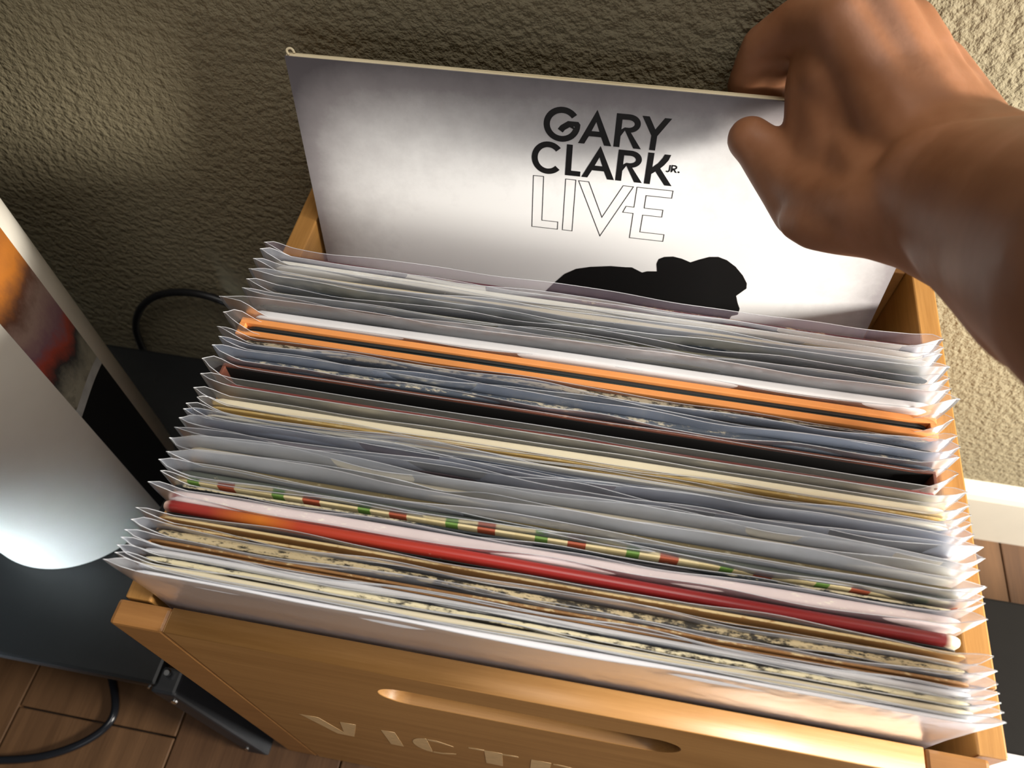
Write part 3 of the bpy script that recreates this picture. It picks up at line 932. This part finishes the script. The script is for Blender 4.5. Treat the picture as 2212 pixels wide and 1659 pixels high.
# ------------------------------------------------------------------ the hand
HAND = {
    'thumb': [(0.0615, 0.1935, 0.4097, 0.0108), (0.0708, 0.1870, 0.4073, 0.0118), (0.0828, 0.1720, 0.4070, 0.0130), (0.0939, 0.1520, 0.4144, 0.0145), (0.1058, 0.1368, 0.4269, 0.0175), (0.1207, 0.1304, 0.4389, 0.0220)],
    'thenar': [(0.0835, 0.1515, 0.4031, 0.0085), (0.0898, 0.1447, 0.4087, 0.0112), (0.0991, 0.1393, 0.4161, 0.0135), (0.1086, 0.1339, 0.4235, 0.0150), (0.1185, 0.1242, 0.4327, 0.0172), (0.1279, 0.1093, 0.4423, 0.0195)],
    'index': [(0.0612, 0.2225, 0.4030, 0.0076), (0.0570, 0.2250, 0.4147, 0.0084), (0.0599, 0.2250, 0.4352, 0.0096), (0.0712, 0.2200, 0.4515, 0.0106), (0.0835, 0.2040, 0.4635, 0.0125)],
    'middle': [(0.0739, 0.2230, 0.4043, 0.0078), (0.0689, 0.2265, 0.4164, 0.0084), (0.0700, 0.2260, 0.4391, 0.0094), (0.0814, 0.2220, 0.4587, 0.0106), (0.0962, 0.2090, 0.4668, 0.0128)],
    'ring': [(0.0983, 0.2230, 0.4076, 0.0076), (0.0947, 0.2265, 0.4221, 0.0082), (0.0946, 0.2260, 0.4430, 0.0092), (0.1006, 0.2220, 0.4577, 0.0100), (0.1122, 0.2110, 0.4584, 0.0122)],
    'pinky': [(0.1175, 0.2235, 0.4072, 0.0068), (0.1172, 0.2270, 0.4197, 0.0074), (0.1187, 0.2270, 0.4340, 0.0080), (0.1236, 0.2230, 0.4428, 0.0088), (0.1309, 0.2110, 0.4439, 0.0112)],
    'm1': [(0.0835, 0.2040, 0.4635, 0.0125), (0.1015, 0.1840, 0.4501, 0.0150), (0.1185, 0.1564, 0.4407, 0.0185), (0.1278, 0.1328, 0.4457, 0.0220)],
    'm2': [(0.0962, 0.2090, 0.4668, 0.0128), (0.1115, 0.1880, 0.4527, 0.0150), (0.1263, 0.1617, 0.4421, 0.0190), (0.1302, 0.1339, 0.4462, 0.0230)],
    'm3': [(0.1122, 0.2110, 0.4584, 0.0122), (0.1227, 0.1910, 0.4479, 0.0150), (0.1322, 0.1643, 0.4419, 0.0185), (0.1340, 0.1361, 0.4472, 0.0230)],
    'm4': [(0.1309, 0.2110, 0.4439, 0.0112), (0.1379, 0.1940, 0.4390, 0.0140), (0.1382, 0.1630, 0.4427, 0.0175), (0.1366, 0.1333, 0.4511, 0.0240)],
    'web': [(0.0892, 0.1780, 0.4187, 0.0125), (0.1015, 0.1720, 0.4254, 0.0160), (0.1077, 0.1494, 0.4289, 0.0180)],
    'web2': [(0.0833, 0.1960, 0.4268, 0.0118), (0.0812, 0.2030, 0.4343, 0.0115), (0.0810, 0.2120, 0.4438, 0.0105), (0.0876, 0.1960, 0.4422, 0.0140), (0.1027, 0.1820, 0.4341, 0.0155)],
    'fill': [(0.0855, 0.2040, 0.4495, 0.0125), (0.0951, 0.1960, 0.4474, 0.0145), (0.1068, 0.1810, 0.4377, 0.0165), (0.1162, 0.1585, 0.4364, 0.0185)],
    'fill4': [(0.0872, 0.1970, 0.4347, 0.0140), (0.0907, 0.1870, 0.4287, 0.0148), (0.0956, 0.1750, 0.4209, 0.0150), (0.0981, 0.1650, 0.4148, 0.0155)],
    'thumbpad': [(0.0677, 0.1865, 0.4059, 0.0100), (0.0778, 0.1740, 0.4009, 0.0106), (0.0854, 0.1620, 0.3977, 0.0108), (0.0922, 0.1453, 0.4100, 0.0118)],
    'fill5': [(0.0918, 0.1970, 0.4463, 0.0142), (0.0967, 0.1895, 0.4391, 0.0152), (0.1009, 0.1810, 0.4312, 0.0158), (0.1023, 0.1720, 0.4231, 0.0165)],
    'fill2': [(0.0915, 0.2060, 0.4592, 0.0125), (0.1058, 0.2100, 0.4583, 0.0125), (0.1198, 0.2060, 0.4522, 0.0125)],
    'fill3': [(0.1078, 0.1900, 0.4488, 0.0150), (0.1189, 0.1900, 0.4481, 0.0150), (0.1301, 0.1900, 0.4431, 0.0145)],
    'web3': [(0.0833, 0.1960, 0.4268, 0.0118), (0.0845, 0.1880, 0.4198, 0.0115), (0.0875, 0.1800, 0.4117, 0.0120), (0.0926, 0.1800, 0.4249, 0.0140)],
    'wrist': [(0.1226, 0.1328, 0.4427, 0.0245), (0.1293, 0.1189, 0.4521, 0.0275), (0.1318, 0.0954, 0.4664, 0.0320), (0.1326, 0.0670, 0.4861, 0.0345), (0.1264, 0.0234, 0.5182, 0.0370), (0.1720, -0.0900, 0.5750, 0.0410), (0.2000, -0.2000, 0.6600, 0.0460), (0.2200, -0.3300, 0.7900, 0.0520)],
    'wrist2': [(0.1287, 0.1144, 0.4419, 0.0205), (0.1342, 0.0941, 0.4556, 0.0250), (0.1341, 0.0587, 0.4804, 0.0300)],
}


def skin_material():
    m, n, l, b = new_mat('skin')
    v = obj_coords(n, l)
    t = noise(n, l, v, 28, 4)
    r = ramp(n, [(0.3, (0.25, 0.100, 0.044)), (0.55, (0.31, 0.135, 0.066)), (0.75, (0.38, 0.175, 0.10))])
    l.new(t.outputs[0], r.inputs[0])
    l.new(r.outputs[0], b.inputs['Base Color'])
    b.inputs['Roughness'].default_value = 0.5
    b.inputs['Specular IOR Level'].default_value = 0.32
    b.inputs['Subsurface Weight'].default_value = 0.10
    b.inputs['Subsurface Radius'].default_value = (0.004, 0.0015, 0.0008)
    b.inputs['Subsurface Scale'].default_value = 0.6
    t2 = noise(n, l, v, 420, 4, 0.6)
    t3 = noise(n, l, obj_coords(n, l, (1.0, 0.8, 1.0)), 110, 3, 0.6)
    h = math_node(n, l, 'ADD', math_node(n, l, 'MULTIPLY', t2.outputs[0], 0.4), t3.outputs[0])
    bump(n, l, b, h, 0.25, 0.0006)
    return m


M_SKIN = skin_material()


def build_hand():
    bm = bmesh.new()
    for ch in HAND.values():
        for a, b_ in zip(ch[:-1], ch[1:]):
            pa, pb = Vector(a[:3]), Vector(b_[:3])
            steps = max(2, int((pb - pa).length / ((0.12 if a[3] > 0.024 else 0.24) * min(a[3], b_[3]))))
            for i in range(steps + 1):
                u = i / steps
                bmesh.ops.create_icosphere(bm, subdivisions=3 if a[3] > 0.02 else 2, radius=a[3] * (1 - u) + b_[3] * u, matrix=Matrix.Translation(pa.lerp(pb, u)))
    me = bpy.data.meshes.new('hand_raw')
    bm.to_mesh(me)
    bm.free()
    tmp = bpy.data.objects.new('hand_raw', me)
    col.objects.link(tmp)
    rm = tmp.modifiers.new('remesh', 'REMESH')
    rm.mode = 'VOXEL'
    rm.voxel_size = 0.0014
    sm = tmp.modifiers.new('smooth', 'SMOOTH')
    sm.factor = 0.5
    sm.iterations = 30
    bpy.context.view_layer.update()
    dg = bpy.context.evaluated_depsgraph_get()
    out = bpy.data.meshes.new_from_object(tmp.evaluated_get(dg))
    bpy.data.objects.remove(tmp)
    out.name = 'hand'
    o = bpy.data.objects.new('person', out)
    col.objects.link(o)
    out.materials.clear()
    out.materials.append(M_SKIN)
    for p in out.polygons:
        p.use_smooth = True
    return o


hand = build_hand()
tag(hand, 'bare right hand and forearm pinching the top edge of the white album cover', 'person')

# ------------------------------------------------------------------ low black table on the left
ZT = 0.104
table = empty('low_table', (-0.62, 0.10, 0.0))
tag(table, 'low black table with a splayed leg, standing left of the crate', 'table')


def tpar(o):
    o.parent = table
    o.matrix_parent_inverse = Matrix.Translation((0.62, -0.10, 0.0))
    return o


tpar(box('table_top', -1.05, -0.2455, -0.0316, 0.224, ZT - 0.012, ZT, M_BLACK, bev=0.0025))
# apron rails under the top
tpar(box('apron', -1.0, -0.262, -0.022, -0.012, ZT - 0.030, ZT - 0.012, M_BLACKMETAL, bev=0.001))
tpar(box('apron', -1.0, -0.262, 0.205, 0.215, ZT - 0.030, ZT - 0.012, M_BLACKMETAL, bev=0.001))


def leg(x, y, dx, dy):
    wv = 0.0085
    top = [(x - wv, y - wv, ZT - 0.004), (x + wv, y - wv, ZT - 0.004), (x + wv, y + wv, ZT - 0.004), (x - wv, y + wv, ZT - 0.004)]
    bot = [(px + dx, py + dy, 0.0) for px, py, _ in top]
    o = tpar(hexa('leg', bot + top, M_BLACKMETAL, bev=0.002))
    return o


leg(-0.2405, -0.0265, 0.044, -0.014)
leg(-0.2405, 0.200, 0.02, 0.008)
leg(-1.03, -0.0265, -0.044, -0.014)
leg(-1.03, 0.200, -0.02, 0.008)


def screw(p, d, r=0.0028):
    d = Vector(d).normalized()
    bm = bmesh.new()
    bmesh.ops.create_cone(bm, cap_ends=True, segments=16, radius1=r, radius2=r * 0.75, depth=0.0022)
    me = bpy.data.meshes.new('screw')
    bm.to_mesh(me)
    bm.free()
    o = bpy.data.objects.new('screw', me)
    col.objects.link(o)
    me.materials.append(M_STEEL)
    o.matrix_world = Matrix.Translation(p) @ d.to_track_quat('Z', 'Y').to_matrix().to_4x4()
    mw = o.matrix_world.copy()
    o.parent = table
    o.matrix_parent_inverse = Matrix.Translation((0.62, -0.10, 0.0))
    return o


screw((-0.2405, -0.0225, ZT + 0.0002), (0.1, -0.2, 1), 0.0024)
screw((-0.2345, -0.0366, ZT - 0.014), (0, -1, 0.35), 0.0026)
screw((-0.2508, -0.0322, ZT - 0.005), (0, -1, 0.4), 0.0012)
screw((-0.203, -0.0475, 0.010), (0, -1, 0.5), 0.0018)

# ------------------------------------------------------------------ white canister with a printed strip
CX, CY, CR = -0.3631, 0.0985, 0.0702
can = empty('canister', (CX, CY, ZT))
tag(can, 'tall white cylindrical canister with a printed side strip, on the low black table', 'canister')


def can_material():
    m, n, l, b = new_mat('white_canister_paint')
    v = obj_coords(n, l)
    t = noise(n, l, v, 20, 3)
    r = ramp(n, [(0.3, (0.76, 0.705, 0.61)), (0.7, (0.82, 0.77, 0.68))])
    l.new(t.outputs[0], r.inputs[0])
    l.new(r.outputs[0], b.inputs['Base Color'])
    b.inputs['Roughness'].default_value = 0.34
    return m


def strip_material():
    m, n, l, b = new_mat('painted_strip_print')
    v = obj_coords(n, l)
    sx = n.new('ShaderNodeSeparateXYZ')
    l.new(v.outputs[0], sx.inputs[0])
    t = noise(n, l, obj_coords(n, l, (1, 1, 0.7), (0.2, 0.1, 0.0)), 34, 5, 0.7)
    t2 = noise(n, l, v, 60, 4, 0.7)
    z = math_node(n, l, 'ADD', sx.outputs[2], math_node(n, l, 'MULTIPLY', math_node(n, l, 'SUBTRACT', t.outputs[0], 0.5), 0.05))
    mr = n.new('ShaderNodeMapRange')
    mr.inputs['From Min'].default_value = 0.12
    mr.inputs['From Max'].default_value = 0.42
    l.new(z, mr.inputs['Value'])
    pic = ramp(n, [(0.0, (0.16, 0.14, 0.10)), (0.10, (0.26, 0.24, 0.18)), (0.155, (0.03, 0.03, 0.03)), (0.20, (0.32, 0.05, 0.03)), (0.235, (0.20, 0.10, 0.12)), (0.29, (0.33, 0.22, 0.18)), (0.345, (0.12, 0.05, 0.03)), (0.40, (0.42, 0.14, 0.02)), (0.52, (0.20, 0.07, 0.02)), (0.7, (0.5, 0.2, 0.04)), (1.0, (0.2, 0.12, 0.1))])
    l.new(mr.outputs[0], pic.inputs[0])
    sk = ramp(n, [(0.50, (0, 0, 0)), (0.56, (1, 1, 1))])
    l.new(t2.outputs[0], sk.inputs[0])
    low = ramp(n, [(0.02, (1, 1, 1)), (0.12, (0.0, 0.0, 0.0))])
    l.new(mr.outputs[0], low.inputs[0])
    c1 = mixc(n, l, math_node(n, l, 'MULTIPLY', sk.outputs[0], low.outputs[0]), pic.outputs[0], (0.04, 0.035, 0.03))
    l.new(c1, b.inputs['Base Color'])
    b.inputs['Roughness'].default_value = 0.45
    return m


def lathe(name, prof, mat, parent, seg=96, smooth=True):
    vs_, fs = [], []
    k = len(prof)
    for i in range(seg):
        a = 2 * math.pi * i / seg
        for r_, z in prof:
            vs_.append((r_ * math.cos(a), r_ * math.sin(a), z))
    for i in range(seg):
        for j in range(k - 1):
            a = i * k + j
            b_ = ((i + 1) % seg) * k + j
            fs.append((a, b_, b_ + 1, a + 1))
    o = mesh_obj(name, vs_, fs, mat, parent, smooth)
    fix_normals(o.data)
    o.data.set_sharp_from_angle(angle=math.radians(50))
    return o


CH = 0.46
lathe('body', [(0.0001, 0.0), (CR - 0.002, 0.0), (CR, 0.002), (CR, CH - 0.002), (CR - 0.002, CH), (CR - 0.01, CH), (0.0001, CH)], can_material(), can)


def strip(name, a0, a1, z0f, z1f, mat, off=0.0003, n=24, m_=2):
    vs_, fs = [], []
    for i in range(n + 1):
        u = i / n
        a = math.radians(a0 + (a1 - a0) * u)
        for rr in (CR - 0.0002, CR + off):
            for z in (z0f(u), z1f(u)):
                vs_.append((rr * math.cos(a), rr * math.sin(a), z))
    for i in range(n):
        b0 = i * 4
        b1 = b0 + 4
        fs += [(b0 + 2, b1 + 2, b1 + 3, b0 + 3), (b0, b0 + 1, b1 + 1, b1), (b0, b1, b1 + 2, b0 + 2), (b0 + 1, b0 + 3, b1 + 3, b1 + 1)]
    fs += [(0, 2, 3, 1), (n * 4, n * 4 + 1, n * 4 + 3, n * 4 + 2)]
    o = mesh_obj(name, vs_, fs, mat, can)
    fix_normals(o.data)
    return o


A0, A1 = -8.8, 22.8
arcz = lambda u: 0.125 + 0.012 * math.sin(math.pi * (0.15 + 0.62 * u))
strip('printed_strip', A0, A1, lambda u: arcz(u) + 0.0085, lambda u: CH - 0.004, strip_material())
strip('white_arc_band', A0, A1, lambda u: arcz(u) + 0.0012, lambda u: arcz(u) + 0.0085, plain('grey_white_print', (0.34, 0.33, 0.31), 0.5, var=0.2))
strip('black_panel', A0, A1, lambda u: 0.003, lambda u: arcz(u) + 0.0012, plain('flat_black_print', (0.004, 0.004, 0.004), 0.7, spec=0.2))

# ------------------------------------------------------------------ cords
o = tube('power_cord', [(-0.3830, 0.2295, 0.04), (-0.3790, 0.2295, 0.108), (-0.3660, 0.228, 0.140), (-0.3500, 0.229, 0.163), (-0.3290, 0.229, 0.180), (-0.3060, 0.229, 0.187), (-0.2860, 0.229, 0.186), (-0.2650, 0.229, 0.176), (-0.240, 0.229, 0.150), (-0.225, 0.2285, 0.110), (-0.218, 0.2285, 0.080)], 0.0030, M_CORD)
tag(o, 'black power cord arching against the wall behind the low table', 'cord')
o = tube('cable', [(-0.52, -0.092, 0.003), (-0.43, -0.0945, 0.003), (-0.385, -0.0880, 0.003), (-0.352, -0.0800, 0.003), (-0.328, -0.0660, 0.003), (-0.3165, -0.0540, 0.003), (-0.3125, -0.0435, 0.003), (-0.318, -0.0310, 0.003), (-0.327, -0.0190, 0.003), (-0.345, 0.005, 0.003), (-0.38, 0.04, 0.003)], 0.0030, plain('black_glossy_cable', (0.010, 0.011, 0.014), 0.18))
tag(o, 'glossy black cable looping over the floor in front of the low table', 'cable')

# ------------------------------------------------------------------ things at the right edge
cab = empty('storage_box', (0.42, -0.05, 0.0))
tag(cab, 'black lidded box standing on the floor right of the crate', 'box')
M_MATTE = plain('matte_black_board', (0.004, 0.0035, 0.003), 0.8, spec=0.15, var=0.1)
for args in (('body', 0.232, 0.60, -0.34, 0.128, 0.0, 0.078, M_MATTE), ('lid', 0.228, 0.604, -0.344, 0.132, 0.078, 0.092, M_MATTE)):
    o = box(*args, bev=0.002)
    o.parent = cab
    o.matrix_parent_inverse = Matrix.Translation((-0.42, 0.05, 0.0))
flat = empty('sleeved_record', (0.40, -0.135, 0.092))
tag(flat, 'pale pinkish record in a plastic sleeve lying flat on the black box', 'record')
jk = slab('jacket', 0.0032, W_PINK, flat, h=0.315, r=0.001)
jk.data.transform(Matrix.Rotation(-math.pi / 2, 4, 'X'))
jk.data.transform(Matrix.Translation((0, -0.1575, 0.0022)))
sl = bag(flat, 0.0032, 'milky', 77, amp=0.0008, rise=(0.006, 0.006))
sl.data.transform(Matrix.Rotation(-math.pi / 2, 4, 'X'))
sl.data.transform(Matrix.Translation((0, -0.1575, 0.0026)))
